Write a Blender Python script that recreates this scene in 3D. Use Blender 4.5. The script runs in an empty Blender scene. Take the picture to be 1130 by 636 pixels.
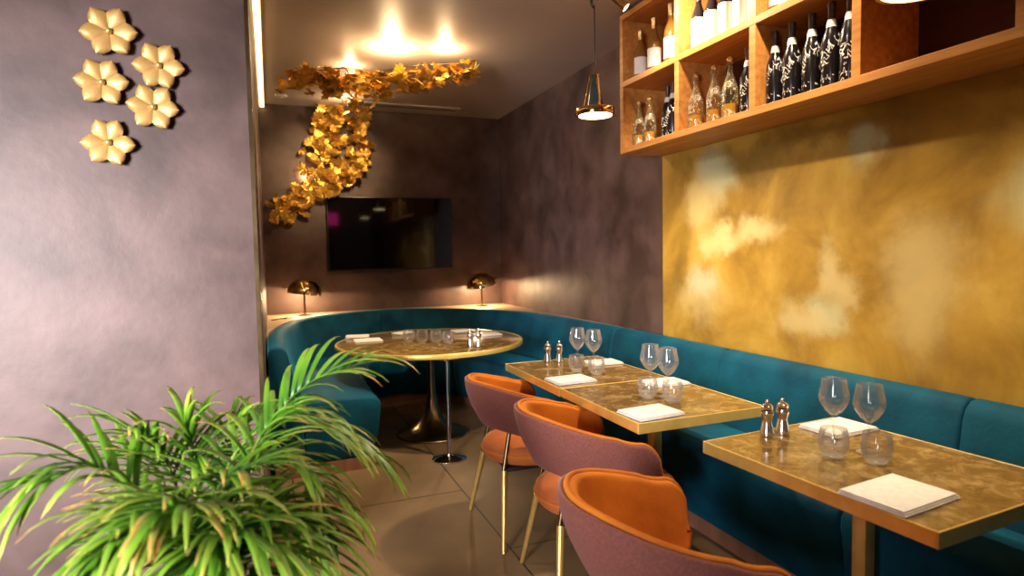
import bpy, bmesh, math, random
from mathutils import Vector, Matrix
PI = math.pi
S = bpy.context.scene
C = S.collection
random.seed(7)

# ------------------------------------------------------------------ materials
def new_mat(name):
    m = bpy.data.materials.new(name); m.use_nodes = True
    nt = m.node_tree; b = nt.nodes['Principled BSDF']
    return m, nt, b
def N(nt, t, **kw):
    n = nt.nodes.new(t)
    for k, v in kw.items():
        if k.startswith('i_'): n.inputs[k[2:].replace('_', ' ')].default_value = v
        else: setattr(n, k, v)
    return n
def ramp(nt, fac, stops):
    r = nt.nodes.new('ShaderNodeValToRGB')
    e = r.color_ramp.elements
    while len(e) < len(stops): e.new(.5)
    for i, (p, c) in enumerate(stops):
        e[i].position = p; e[i].color = (*c, 1) if len(c) == 3 else c
    nt.links.new(fac, r.inputs[0]); return r.outputs[0]
def noise_mat(name, c1, c2, scale=4, rough=.5, metal=0, bump=0, detail=6, sheen=0, lo=.35, hi=.65, dist=0, spec=.5, bscale=None, stretch=None, sheen_tint=None, coat=0):
    m, nt, b = new_mat(name)
    tc = N(nt, 'ShaderNodeTexCoord')
    src = tc.outputs['Object']
    if stretch:
        mp = N(nt, 'ShaderNodeMapping'); mp.inputs['Scale'].default_value = stretch
        nt.links.new(src, mp.inputs[0]); src = mp.outputs[0]
    n = N(nt, 'ShaderNodeTexNoise', i_Scale=scale, i_Detail=detail, i_Distortion=dist)
    nt.links.new(src, n.inputs['Vector'])
    nt.links.new(ramp(nt, n.outputs['Fac'], [(lo, c1), (hi, c2)]), b.inputs['Base Color'])
    b.inputs['Roughness'].default_value = rough; b.inputs['Metallic'].default_value = metal
    b.inputs['Specular IOR Level'].default_value = spec
    b.inputs['Coat Weight'].default_value = coat
    if sheen:
        b.inputs['Sheen Weight'].default_value = sheen; b.inputs['Sheen Roughness'].default_value = .35
        if sheen_tint: b.inputs['Sheen Tint'].default_value = (*sheen_tint, 1)
    if bump:
        n2 = N(nt, 'ShaderNodeTexNoise', i_Scale=bscale or scale * 6, i_Detail=4)
        nt.links.new(src, n2.inputs['Vector'])
        bp = N(nt, 'ShaderNodeBump', i_Strength=bump, i_Distance=.01)
        nt.links.new(n2.outputs['Fac'], bp.inputs['Height']); nt.links.new(bp.outputs[0], b.inputs['Normal'])
    return m
def emis(name, col, s):
    m, nt, b = new_mat(name)
    b.inputs['Base Color'].default_value = (*col, 1); b.inputs['Emission Color'].default_value = (*col, 1)
    b.inputs['Emission Strength'].default_value = s
    return m
def thin_glass(name, tint=(1, 1, 1), boost=1.0):
    m = bpy.data.materials.new(name); m.use_nodes = True; nt = m.node_tree
    for n in list(nt.nodes): nt.nodes.remove(n)
    out = N(nt, 'ShaderNodeOutputMaterial'); tr = N(nt, 'ShaderNodeBsdfTransparent'); gl = N(nt, 'ShaderNodeBsdfGlossy')
    tr.inputs['Color'].default_value = (*tint, 1); gl.inputs['Roughness'].default_value = .03
    fr = N(nt, 'ShaderNodeFresnel'); fr.inputs['IOR'].default_value = 1.5
    mu = N(nt, 'ShaderNodeMath', operation='MULTIPLY', use_clamp=True); mu.inputs[1].default_value = boost
    mn = N(nt, 'ShaderNodeMath', operation='MINIMUM'); mn.inputs[1].default_value = .5
    mx = N(nt, 'ShaderNodeMixShader')
    df = N(nt, 'ShaderNodeBsdfDiffuse'); df.inputs[0].default_value = (.9, .9, .88, 1)  # white diffuse paints pale highlights onto the glass edges so they show
    m2 = N(nt, 'ShaderNodeMixShader'); m2.inputs[0].default_value = .32
    nt.links.new(gl.outputs[0], m2.inputs[1]); nt.links.new(df.outputs[0], m2.inputs[2])
    nt.links.new(fr.outputs[0], mu.inputs[0]); nt.links.new(mu.outputs[0], mn.inputs[0]); nt.links.new(mn.outputs[0], mx.inputs[0]); nt.links.new(tr.outputs[0], mx.inputs[1]); nt.links.new(m2.outputs[0], mx.inputs[2])
    nt.links.new(mx.outputs[0], out.inputs[0]); return m
def glass_mat(name, col=(1, 1, 1), rough=0, ior=1.45):
    m, nt, b = new_mat(name)
    b.inputs['Base Color'].default_value = (*col, 1); b.inputs['Roughness'].default_value = rough
    b.inputs['Transmission Weight'].default_value = 1; b.inputs['IOR'].default_value = ior
    return m

M = {}
M['plaster'] = noise_mat('limewash_plaster', (.050, .027, .022), (.135, .083, .074), 3.4, .50, .0, .10, 13, dist=.25, lo=.32, hi=.70, spec=.5, bscale=22)
M['ceiling'] = noise_mat('satin_ceiling', (.46, .38, .33), (.54, .45, .39), 1.2, .5, 0, .02)
M['brass'] = noise_mat('brushed_brass', (.66, .43, .12), (.82, .57, .19), 12, .34, .72, .03)
M['edge_brass'] = noise_mat('gilded_edge_brass', (.74, .52, .12), (.88, .64, .18), 12, .36, .5, .03)
M['brass_pol'] = noise_mat('polished_brass', (.75, .50, .16), (.85, .60, .24), 6, .1, 1)
M['bronze'] = noise_mat('aged_bronze', (.20, .14, .07), (.32, .23, .12), 9, .3, 1, .05)
M['chrome'] = noise_mat('chrome', (.75, .74, .72), (.85, .84, .82), 8, .06, 1)
M['steel'] = noise_mat('brushed_steel', (.6, .58, .55), (.78, .76, .72), 20, .2, 1)
M['black'] = noise_mat('black_metal', (.012, .01, .01), (.02, .018, .016), 10, .35)
M['teal'] = noise_mat('teal_velvet', (.0, .042, .082), (.001, .078, .135), 5, .75, 0, .15, 5, sheen=.35, sheen_tint=(.03, .48, .85), spec=.2, bscale=60)
M['orange'] = noise_mat('burnt_orange_velvet', (.46, .115, .012), (.68, .21, .02), 5, .8, 0, .15, 5, sheen=.5, sheen_tint=(1, .55, .15), spec=.2, bscale=60)
M['seatvel'] = noise_mat('rust_velvet', (.36, .095, .03), (.50, .155, .04), 5, .8, 0, .15, 5, sheen=.4, sheen_tint=(1, .5, .25), spec=.2, bscale=60)
M['mauve'] = noise_mat('woven_mauve_fabric', (.20, .07, .055), (.26, .095, .075), 140, .85, 0, .3, 3, sheen=.25, sheen_tint=(1, .75, .75), spec=.2, bscale=260)
M['oak'] = noise_mat('warm_oak', (.47, .19, .042), (.64, .29, .075), 3, .42, 0, .06, 6, stretch=(12, 1, 12))
M['oak_in'] = noise_mat('shaded_reddish_back_panel', (.045, .010, .006), (.06, .015, .009), 3, .6, 0, .04, stretch=(1, 1, 8))  # red-brown panel with the compartments' deep shadow put into its colour
M['plinth'] = noise_mat('red_brown_wood', (.22, .10, .06), (.32, .15, .09), 3, .45, 0, .05, stretch=(6, 6, 1))
M['ledge'] = noise_mat('sand_ledge', (.45, .30, .17), (.58, .40, .24), 4, .5)
M['linen'] = noise_mat('white_linen', (.78, .76, .72), (.88, .86, .83), 60, .85, 0, .2, 3)
M['gold_leaf'] = noise_mat('gold_leaf_metal', (.62, .34, .05), (.88, .56, .12), 9, .34, .85, .1)
M['gold_petal'] = noise_mat('pale_gold_petal', (.52, .30, .08), (.68, .43, .15), 7, .45, .35, .1)
M['glass'] = thin_glass('clear_glass', (.98, .98, .975), 1.7)
M['liquor'] = noise_mat('golden_liquor', (.85, .50, .03), (.95, .65, .08), 6, .1, 0)
M['amber'] = noise_mat('amber_bottle_glass', (.42, .17, .03), (.55, .25, .05), 4, .08, 0)
M['amber'].node_tree.nodes['Principled BSDF'].inputs['Transmission Weight'].default_value = .5
M['darkglass'] = noise_mat('dark_bottle_glass', (.006, .005, .006), (.016, .012, .012), 5, .07)
M['foil'] = noise_mat('gold_foil', (.72, .50, .22), (.85, .65, .34), 30, .35, .9, .2)
M['darkfoil'] = noise_mat('dark_foil', (.05, .03, .03), (.09, .06, .055), 30, .35, .5)
M['label'] = noise_mat('paper_label', (.80, .78, .74), (.86, .84, .80), 40, .7)
M['leafpot'] = noise_mat('grey_planter', (.06, .055, .05), (.1, .09, .085), 12, .7, 0, .2)
M['soil'] = noise_mat('dark_soil', (.02, .012, .008), (.05, .03, .02), 50, .95, 0, .6)
M['lampglow'] = emis('lamp_diffuser', (1, .80, .50), 22)
M['led'] = emis('led_diffuser', (1, .72, .34), 5.5)
M['spotglow'] = emis('spot_lens', (1, .86, .6), 14)
M['smoke'] = noise_mat('smoked_green_glass', (.03, .045, .038), (.05, .065, .055), 8, .15)
M['pink'] = emis('pink_lightbox', (.9, .04, .30), 6)
M['screen'] = noise_mat('screen_glass', (.003, .002, .002), (.005, .003, .003), 2, .05, 0, spec=.3)
M['greyplastic'] = noise_mat('white_plastic', (.5, .47, .43), (.55, .52, .48), 10, .5)
M['stem'] = noise_mat('cane_stem', (.16, .26, .03), (.30, .34, .06), 14, .5)

def scribble(name, base, mark, scale, th, rough, transmission=0, alpha_base=None):
    m, nt, b = new_mat(name)
    tc = N(nt, 'ShaderNodeTexCoord')
    mp = N(nt, 'ShaderNodeMapping'); mp.inputs['Scale'].default_value = (1, 1, .75)
    nt.links.new(tc.outputs['Object'], mp.inputs[0])
    n = N(nt, 'ShaderNodeTexNoise', i_Scale=scale, i_Detail=1.5, i_Distortion=1.4)
    nt.links.new(mp.outputs[0], n.inputs['Vector'])
    # thin lines where the noise crosses its middle: brush written strokes
    s = N(nt, 'ShaderNodeMath', operation='SUBTRACT'); s.inputs[1].default_value = .5
    a = N(nt, 'ShaderNodeMath', operation='ABSOLUTE')
    l0 = N(nt, 'ShaderNodeMath', operation='LESS_THAN'); l0.inputs[1].default_value = th
    n2 = N(nt, 'ShaderNodeTexNoise', i_Scale=scale * .62, i_Detail=0)
    nt.links.new(tc.outputs['Object'], n2.inputs['Vector'])
    g2 = N(nt, 'ShaderNodeMath', operation='GREATER_THAN'); g2.inputs[1].default_value = .5
    l = N(nt, 'ShaderNodeMath', operation='MULTIPLY')
    nt.links.new(n2.outputs['Fac'], g2.inputs[0]); nt.links.new(g2.outputs[0], l.inputs[1]); nt.links.new(l0.outputs[0], l.inputs[0])
    nt.links.new(n.outputs['Fac'], s.inputs[0]); nt.links.new(s.outputs[0], a.inputs[0]); nt.links.new(a.outputs[0], l0.inputs[0])
    mx = N(nt, 'ShaderNodeMix', data_type='RGBA')
    mx.inputs['A'].default_value = (*base, 1); mx.inputs['B'].default_value = (*mark, 1)
    nt.links.new(l.outputs[0], mx.inputs['Factor']); nt.links.new(mx.outputs['Result'], b.inputs['Base Color'])
    b.inputs['Roughness'].default_value = rough
    if transmission:
        inv = N(nt, 'ShaderNodeMath', operation='SUBTRACT'); inv.inputs[0].default_value = 1
        nt.links.new(l.outputs[0], inv.inputs[1]); nt.links.new(inv.outputs[0], b.inputs['Transmission Weight'])
    return m
M['scr_dark'] = scribble('white_brushwork_on_dark_glass', (.01, .008, .01), (.85, .84, .80), 30, .03, .2)
M['scr_clear'] = thin_glass('clear_bottle_glass', (.95, .88, .66), 1.2)
def add_marks(m, scale, th, col):
    nt = m.node_tree; out = [n for n in nt.nodes if n.type == 'OUTPUT_MATERIAL'][0]; src = out.inputs[0].links[0].from_socket
    tc = N(nt, 'ShaderNodeTexCoord'); n = N(nt, 'ShaderNodeTexNoise', i_Scale=scale, i_Detail=1.5, i_Distortion=1.2)
    nt.links.new(tc.outputs['Object'], n.inputs['Vector'])
    s_ = N(nt, 'ShaderNodeMath', operation='SUBTRACT'); s_.inputs[1].default_value = .5
    a = N(nt, 'ShaderNodeMath', operation='ABSOLUTE'); l = N(nt, 'ShaderNodeMath', operation='LESS_THAN'); l.inputs[1].default_value = th
    n2 = N(nt, 'ShaderNodeTexNoise', i_Scale=scale * .5, i_Detail=0); nt.links.new(tc.outputs['Object'], n2.inputs['Vector'])
    g2 = N(nt, 'ShaderNodeMath', operation='GREATER_THAN'); g2.inputs[1].default_value = .5; nt.links.new(n2.outputs['Fac'], g2.inputs[0])
    nt.links.new(n.outputs['Fac'], s_.inputs[0]); nt.links.new(s_.outputs[0], a.inputs[0]); nt.links.new(a.outputs[0], l.inputs[0])
    l2 = N(nt, 'ShaderNodeMath', operation='MULTIPLY'); nt.links.new(l.outputs[0], l2.inputs[0]); nt.links.new(g2.outputs[0], l2.inputs[1]); l = l2
    d = N(nt, 'ShaderNodeBsdfDiffuse'); d.inputs[0].default_value = (*col, 1)
    mx = N(nt, 'ShaderNodeMixShader'); nt.links.new(l.outputs[0], mx.inputs[0]); nt.links.new(src, mx.inputs[1]); nt.links.new(d.outputs[0], mx.inputs[2])
    nt.links.new(mx.outputs[0], out.inputs[0])
add_marks(M['scr_clear'], 40, .015, (.82, .78, .66))

def floor_mat():
    m, nt, b = new_mat('large_stone_tiles')
    tc = N(nt, 'ShaderNodeTexCoord')
    br = N(nt, 'ShaderNodeTexBrick', offset=.42, offset_frequency=2)
    mp = N(nt, 'ShaderNodeMapping'); mp.inputs['Rotation'].default_value = (0, 0, PI / 2); mp.inputs['Location'].default_value = (2.70, -.08, 0)
    nt.links.new(tc.outputs['Object'], mp.inputs[0]); nt.links.new(mp.outputs[0], br.inputs['Vector'])
    br.inputs['Scale'].default_value = 1; br.inputs['Mortar Size'].default_value = .0045
    br.inputs['Brick Width'].default_value = 1.9; br.inputs['Row Height'].default_value = .95; br.inputs['Mortar Smooth'].default_value = .1
    br.inputs['Color1'].default_value = (.19, .122, .060, 1); br.inputs['Color2'].default_value = (.215, .14, .072, 1)
    br.inputs['Mortar'].default_value = (.02, .014, .01, 1)
    n = N(nt, 'ShaderNodeTexNoise', i_Scale=2.5, i_Detail=9, i_Distortion=.4)
    nt.links.new(tc.outputs['Object'], n.inputs['Vector'])
    r = ramp(nt, n.outputs['Fac'], [(.3, (.72, .72, .72)), (.7, (1.12, 1.1, 1.06))])
    mx = N(nt, 'ShaderNodeMix', data_type='RGBA', blend_type='MULTIPLY'); mx.inputs['Factor'].default_value = 1
    nt.links.new(br.outputs['Color'], mx.inputs['A']); nt.links.new(r, mx.inputs['B'])
    nt.links.new(mx.outputs['Result'], b.inputs['Base Color'])
    n2 = N(nt, 'ShaderNodeTexNoise', i_Scale=140, i_Detail=2); nt.links.new(tc.outputs['Object'], n2.inputs['Vector'])
    bp = N(nt, 'ShaderNodeBump', i_Strength=.12, i_Distance=.004)
    nt.links.new(n2.outputs['Fac'], bp.inputs['Height']); nt.links.new(bp.outputs[0], b.inputs['Normal'])
    b.inputs['Roughness'].default_value = .46; b.inputs['Specular IOR Level'].default_value = .35
    return m
M['floor'] = floor_mat()

def table_mat():
    m, nt, b = new_mat('patinated_gold_stone')
    tc = N(nt, 'ShaderNodeTexCoord')
    n = N(nt, 'ShaderNodeTexNoise', i_Scale=13, i_Detail=10, i_Roughness=.7, i_Distortion=.8)
    nt.links.new(tc.outputs['Object'], n.inputs['Vector'])
    c = ramp(nt, n.outputs['Fac'], [(.3, (.095, .048, .012)), (.5, (.19, .115, .033)), (.66, (.40, .28, .12))])
    nt.links.new(c, b.inputs['Base Color'])
    b.inputs['Roughness'].default_value = .13; b.inputs['Metallic'].default_value = 0; b.inputs['Specular IOR Level'].default_value = .75
    return m
M['table'] = table_mat()

def mural_mat():
    m, nt, b = new_mat('gold_and_verdigris_paint')
    tc = N(nt, 'ShaderNodeTexCoord')
    n0 = N(nt, 'ShaderNodeTexNoise', i_Scale=2.3, i_Detail=7, i_Roughness=.6)
    nt.links.new(tc.outputs['Object'], n0.inputs['Vector'])
    mul = N(nt, 'ShaderNodeVectorMath', operation='MULTIPLY_ADD')
    nt.links.new(n0.outputs['Color'], mul.inputs[0]); mul.inputs[1].default_value = (.55, .55, .55)
    nt.links.new(tc.outputs['Object'], mul.inputs[2])
    off = N(nt, 'ShaderNodeVectorMath', operation='SUBTRACT'); off.inputs[1].default_value = (.275, .275, .275)
    nt.links.new(mul.outputs[0], off.inputs[0])
    n = N(nt, 'ShaderNodeTexNoise', i_Scale=2.0, i_Detail=9, i_Distortion=.5, i_Roughness=.6)
    nt.links.new(tc.outputs['Object'], n.inputs['Vector'])
    base = ramp(nt, n.outputs['Fac'], [(.32, (.22, .12, .02)), (.5, (.42, .25, .035)), (.68, (.58, .38, .07))])
    cur = base
    # painted cloud shapes: (y, z, ry, rz, colour, strength)
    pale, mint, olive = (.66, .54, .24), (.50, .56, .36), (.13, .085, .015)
    for (y, z, ry, rz, col, st) in [(2.98, 1.84, .16, .16, mint, .8), (3.15, 1.70, .20, .14, pale, .7), (2.93, 1.50, .20, .09, pale, .95),
            (2.65, 1.57, .16, .10, pale, .95), (3.10, 1.24, .12, .14, mint, .9), (3.12, 1.10, .2, .16, pale, .5), (2.22, 1.12, .10, .13, mint, .85),
            (2.30, 1.08, .20, .13, pale, .8), (2.13, 1.32, .10, .16, pale, .8), (2.0, 1.84, .10, .12, mint, .8), (1.7, 1.25, .2, .3, pale, .6), (1.2, 1.6, .25, .2, mint, .7),
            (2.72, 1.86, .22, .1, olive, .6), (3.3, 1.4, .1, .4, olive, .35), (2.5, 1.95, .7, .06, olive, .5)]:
        sb = N(nt, 'ShaderNodeVectorMath', operation='SUBTRACT'); sb.inputs[1].default_value = (2.5, y, z)
        sc = N(nt, 'ShaderNodeVectorMath', operation='MULTIPLY'); sc.inputs[1].default_value = (0, 1 / ry, 1 / rz)
        ln = N(nt, 'ShaderNodeVectorMath', operation='LENGTH')
        nt.links.new(off.outputs[0], sb.inputs[0]); nt.links.new(sb.outputs[0], sc.inputs[0]); nt.links.new(sc.outputs[0], ln.inputs[0])
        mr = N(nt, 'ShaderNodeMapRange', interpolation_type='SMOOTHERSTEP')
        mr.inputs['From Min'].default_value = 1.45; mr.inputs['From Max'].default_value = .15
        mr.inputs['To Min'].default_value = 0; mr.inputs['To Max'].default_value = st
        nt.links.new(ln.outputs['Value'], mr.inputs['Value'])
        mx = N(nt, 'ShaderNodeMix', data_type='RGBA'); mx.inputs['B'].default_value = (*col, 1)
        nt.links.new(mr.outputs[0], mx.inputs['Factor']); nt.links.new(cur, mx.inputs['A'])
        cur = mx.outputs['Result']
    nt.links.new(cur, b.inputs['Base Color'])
    b.inputs['Roughness'].default_value = .48; b.inputs['Metallic'].default_value = .15
    return m
M['mural'] = mural_mat()

def palm_mat():
    m, nt, b = new_mat('palm_leaf')
    uv = N(nt, 'ShaderNodeUVMap'); sp = N(nt, 'ShaderNodeSeparateXYZ')
    nt.links.new(uv.outputs[0], sp.inputs[0])
    tc = N(nt, 'ShaderNodeTexCoord')
    n = N(nt, 'ShaderNodeTexNoise', i_Scale=9, i_Detail=3); nt.links.new(tc.outputs['Object'], n.inputs['Vector'])
    ad = N(nt, 'ShaderNodeMath', operation='MULTIPLY_ADD'); ad.inputs[1].default_value = .75
    nt.links.new(n.outputs['Fac'], ad.inputs[0]); nt.links.new(sp.outputs['X'], ad.inputs[2])
    c = ramp(nt, ad.outputs[0], [(.4, (.045, .15, .012)), (.85, (.10, .27, .02)), (1.15, (.20, .36, .03)), (1.0, (.2, .36, .03))])
    # green grows paler, then the tips dry to straw and rust
    r = nt.nodes.new('ShaderNodeValToRGB'); e = r.color_ramp.elements
    sc = N(nt, 'ShaderNodeMath', operation='MULTIPLY'); sc.inputs[1].default_value = .6
    nt.links.new(ad.outputs[0], sc.inputs[0])
    for i, (p, col) in enumerate([(.22, (.05, .17, .012)), (.48, (.13, .32, .02)), (.70, (.30, .44, .05)), (.80, (.60, .42, .10)), (.88, (.62, .26, .06))]):
        if i > 1: e.new(p)
        e[i].position = p; e[i].color = (*col, 1)
    nt.links.new(sc.outputs[0], r.inputs[0]); nt.links.new(r.outputs[0], b.inputs['Base Color'])
    b.inputs['Roughness'].default_value = .4
    b.inputs['Subsurface Weight'].default_value = 0
    return m
M['palm'] = palm_mat()

# ------------------------------------------------------------------ helpers
def finish(name, bm, mat, parent=None, smooth=None, loc=None):
    me = bpy.data.meshes.new(name)
    bmesh.ops.recalc_face_normals(bm, faces=bm.faces)
    bm.to_mesh(me); bm.free()
    if mat: me.materials.append(M[mat] if isinstance(mat, str) else mat)
    o = bpy.data.objects.new(name, me); C.objects.link(o)
    if parent: o.parent = parent
    if loc: o.location = loc
    if smooth is not None:
        me.polygons.foreach_set('use_smooth', [True] * len(me.polygons))
        me.set_sharp_from_angle(angle=math.radians(smooth))
    return o
def tag(o, label, cat, group=None, kind=None):
    if label: o['label'] = label
    if cat: o['category'] = cat
    if group: o['group'] = group
    if kind: o['kind'] = kind
    return o
def struct(o): o['kind'] = 'structure'; return o
def root(name, loc, label, cat, rz=0, group=None):
    o = bpy.data.objects.new(name, None); C.objects.link(o); o.empty_display_size = .1
    o.location = loc; o.rotation_euler = (0, 0, rz)
    return tag(o, label, cat, group)
def copy_tree(o, parent=None):
    c = o.copy(); C.objects.link(c); c.parent = parent
    for ch in list(o.children): copy_tree(ch, c)
    return c
def box(bm, x0, x1, y0, y1, z0, z1, bev=0, seg=2):
    vs = [bm.verts.new((x, y, z)) for x in (x0, x1) for y in (y0, y1) for z in (z0, z1)]
    idx = [(0, 1, 3, 2), (4, 6, 7, 5), (0, 4, 5, 1), (2, 3, 7, 6), (0, 2, 6, 4), (1, 5, 7, 3)]
    fs = [bm.faces.new([vs[i] for i in f]) for f in idx]
    if bev:
        es = list({e for f in fs for e in f.edges})
        bmesh.ops.bevel(bm, geom=es, offset=bev, segments=seg, affect='EDGES', profile=.5)
def bxo(name, b, mat, parent=None, bev=0, smooth=None):
    bm = bmesh.new(); box(bm, *b, bev=bev); return finish(name, bm, mat, parent, smooth if smooth is not None else (35 if bev else None))
def lathe(bm, prof, n=32, mat4=None):
    rings = []
    for r, z in prof:
        if r < 1e-5: rings.append([bm.verts.new((0, 0, z))])
        else: rings.append([bm.verts.new((r * math.cos(2 * PI * i / n), r * math.sin(2 * PI * i / n), z)) for i in range(n)])
    for a, b in zip(rings, rings[1:]):
        for i in range(n):
            j = (i + 1) % n
            if len(a) == 1 and len(b) == 1: continue
            if len(a) == 1: bm.faces.new((a[0], b[i], b[j]))
            elif len(b) == 1: bm.faces.new((a[i], a[j], b[0]))
            else: bm.faces.new((a[i], a[j], b[j], b[i]))
    for r_ in (rings[0], rings[-1]):
        if len(r_) > 1 and prof[0] != prof[-1]: bm.faces.new(r_)
    if mat4 is not None: bmesh.ops.transform(bm, matrix=mat4, verts=[v for r_ in rings for v in r_])
    return rings
def latho(name, prof, mat, parent=None, n=32, m4=None, smooth=40, loc=None):
    bm = bmesh.new(); lathe(bm, prof, n, m4); return finish(name, bm, mat, parent, smooth, loc)
def tube(bm, pts, r, n=10, r2=None, cap=True):
    pts = [Vector(p) for p in pts]; rings = []
    up = Vector((0, 0, 1))
    for i, p in enumerate(pts):
        t = (pts[min(i + 1, len(pts) - 1)] - pts[max(i - 1, 0)]).normalized()
        u = up if abs(t.dot(up)) < .95 else Vector((1, 0, 0))
        a = t.cross(u).normalized(); b = a.cross(t).normalized()
        rr = r if r2 is None else r + (r2 - r) * i / (len(pts) - 1)
        rings.append([bm.verts.new(p + a * rr * math.cos(2 * PI * k / n) + b * rr * math.sin(2 * PI * k / n)) for k in range(n)])
    for A, B in zip(rings, rings[1:]):
        for k in range(n): bm.faces.new((A[k], A[(k + 1) % n], B[(k + 1) % n], B[k]))
    if cap: bm.faces.new(rings[0]); bm.faces.new(rings[-1])
def tubo(name, pts, r, mat, parent=None, n=12, r2=None, smooth=60):
    bm = bmesh.new(); tube(bm, pts, r, n, r2); return finish(name, bm, mat, parent, smooth)
def catmull(P, n):
    P = [Vector(p) for p in P]; out = []
    Q = [2 * P[0] - P[1]] + P + [2 * P[-1] - P[-2]]
    for i in range(1, len(Q) - 2):
        for k in range(n):
            t = k / n; a, b, c, d = Q[i - 1:i + 3]
            out.append(.5 * ((2 * b) + (c - a) * t + (2 * a - 5 * b + 4 * c - d) * t * t + (3 * b - a - 3 * c + d) * t ** 3))
    out.append(P[-1]); return out
def prism(bm, poly, z0, z1):
    a = [bm.verts.new((x, y, z0)) for x, y in poly]; b = [bm.verts.new((x, y, z1)) for x, y in poly]
    bm.faces.new(a); bm.faces.new(b[::-1])
    for i in range(len(poly)):
        j = (i + 1) % len(poly); bm.faces.new((a[i], a[j], b[j], b[i]))

# ------------------------------------------------------------------ camera
f_px, yaw, pit, rol = 675.286, *[math.radians(a) for a in (21.4892, 3.3116, 1.0337)]
fw = Vector((math.sin(yaw) * math.cos(pit), math.cos(yaw) * math.cos(pit), -math.sin(pit)))
r0 = Vector((math.cos(yaw), -math.sin(yaw), 0)); u0 = r0.cross(fw)
rr = math.cos(rol) * r0 - math.sin(rol) * u0; uu = math.cos(rol) * u0 + math.sin(rol) * r0
cam = bpy.data.cameras.new('camera'); camo = bpy.data.objects.new('camera', cam); C.objects.link(camo)
cam.sensor_width = 36; cam.lens = f_px / 1130 * 36; cam.clip_start = .05
camo.matrix_world = Matrix(((rr.x, uu.x, -fw.x, 0), (rr.y, uu.y, -fw.y, 0), (rr.z, uu.z, -fw.z, 1.4325), (0, 0, 0, 1)))
S.camera = camo
cam.dof.use_dof = True; cam.dof.focus_distance = 3.1; cam.dof.aperture_fstop = 2.2

# ------------------------------------------------------------------ room
H = 2.966; XR = 2.5; YB = 6.68; XL = -.05; YP = 2.6
struct(bxo('floor', (-3.2, XR + .1, -3.2, YB + .1, -.1, 0), 'floor'))
struct(bxo('ceiling', (-3.2, XR + .1, -3.2, YB + .1, H, H + .1), 'ceiling'))
struct(bxo('wall_right', (XR, XR + .1, -3.2, YB + .1, 0, H), 'plaster'))
struct(bxo('wall_back', (XL - .1, XR, YB, YB + .1, 0, H), 'plaster'))
struct(bxo('wall_left', (-3.2, XL, YP, YB, 0, H), 'plaster'))
# brass corner profile on the near edge of the left wall
bm = bmesh.new(); box(bm, XL, XL + .008, YP - .012, YP + .03, 0, H); box(bm, XL - .008, XL, YP - .012, YP, 0, H)
struct(finish('trim_1', bm, 'bronze'))
bxm = tag(bxo('mural', (XR - .012, XR - .001, -1.2, 3.505, .80, 2.10), 'mural'), 'large gold wall painting with pale green cloudy patches above the teal bench', 'wall painting')
e = root('cove_light', (XL + .03, 4.6, H), 'long glowing warm strip light running along the ceiling edge of the left wall', 'strip light')
o = bxo('housing', (-.028, .026, -1.98, 2.06, -.03, 0), 'brass', e)
o = bxo('diffuser', (-.02, .020, -1.98, 2.06, -.042, -.03), 'led', e)
# ceiling fittings
e = root('ceiling_vent', (1.43, 6.42, H), 'slim pale linear air vent in the ceiling along the back wall', 'vent')
bxo('frame', (-.5, .5, -.13, .13, -.012, 0), 'greyplastic', e)
bxo('slot', (-.47, .47, -.05, -.03, -.016, -.012), 'black', e)
e = root('ceiling_sensor', (.155, 6.3, H), 'small round white ceiling disc near the back left corner', 'smoke detector')
latho('cover', [(0, -.02), (.05, -.018), (.06, 0)], 'greyplastic', e)
latho('lens', [(0, -.026), (.018, -.024), (.02, -.018)], 'greyplastic', e, n=16)

# ------------------------------------------------------------------ banquette
outer = [(XL + .01, 4.12), (XL + .01, 4.9), (.01, 5.35), (.147, 5.90), (.42, 6.24), (.871, 6.47), (1.25, 6.52), (1.697, 6.32), (2.118, 5.90), (2.33, 5.45), (2.42, 4.9), (2.46, 4.4), (2.485, 3.9), (2.485, 3.2), (2.485, 2.0), (2.485, .2)]
raw = catmull([(x, y, 0) for x, y in outer], 14)
# resample evenly
L = [0]
for a, b in zip(raw, raw[1:]): L.append(L[-1] + (b - a).length)
NS = 220
path = []
for i in range(NS + 1):
    s = L[-1] * i / NS
    k = max(j for j in range(len(L)) if L[j] <= s + 1e-9); k = min(k, len(raw) - 2)
    path.append(raw[k].lerp(raw[k + 1], (s - L[k]) / max(L[k + 1] - L[k], 1e-9)))
nrm = []
for i, p in enumerate(path):
    t = (path[min(i + 2, NS)] - path[max(i - 2, 0)]).normalized()
    nrm.append(Vector((t.y, -t.x, 0)))     # to the inside of the U
def at(s):
    i = min(max(int(s), 0), NS - 1); w = s - i
    return path[i].lerp(path[i + 1], w), nrm[i].lerp(nrm[i + 1], w).normalized()
SEG = L[-1] / NS
def sweep(name, i0, i1, prof, mat, parent, width=None, rnd=.014, smooth=50):
    """prof: list of (d, z); d = distance inward, (k,) = k times the seat depth"""
    bm = bmesh.new(); g = .0012 / SEG; q = rnd / SEG
    st = [(i0 + g, rnd), (i0 + g + q * .3, rnd * .3), (i0 + g + q, 0)] + [(i, 0) for i in range(i0 + 1, i1)] + [(i1 - g - q, 0), (i1 - g - q * .3, rnd * .3), (i1 - g, rnd)]
    rings = []
    for s_, sh in st:
        p, n = at(s_); w = width(min(int(round(s_)), NS)) if width else 1
        pts = [p + n * (d[0] * w if isinstance(d, tuple) else d) + Vector((0, 0, z)) for d, z in prof]
        c = sum(pts, Vector()) / len(pts)
        rings.append([bm.verts.new(v + (c - v).normalized() * sh) for v in pts])
    m = len(prof)
    for A, B in zip(rings, rings[1:]):
        for k in range(m): bm.faces.new((A[k], A[(k + 1) % m], B[(k + 1) % m], B[k]))
    bm.faces.new(rings[0]); bm.faces.new(rings[-1])
    return finish(name, bm, mat, parent, smooth)
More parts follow.
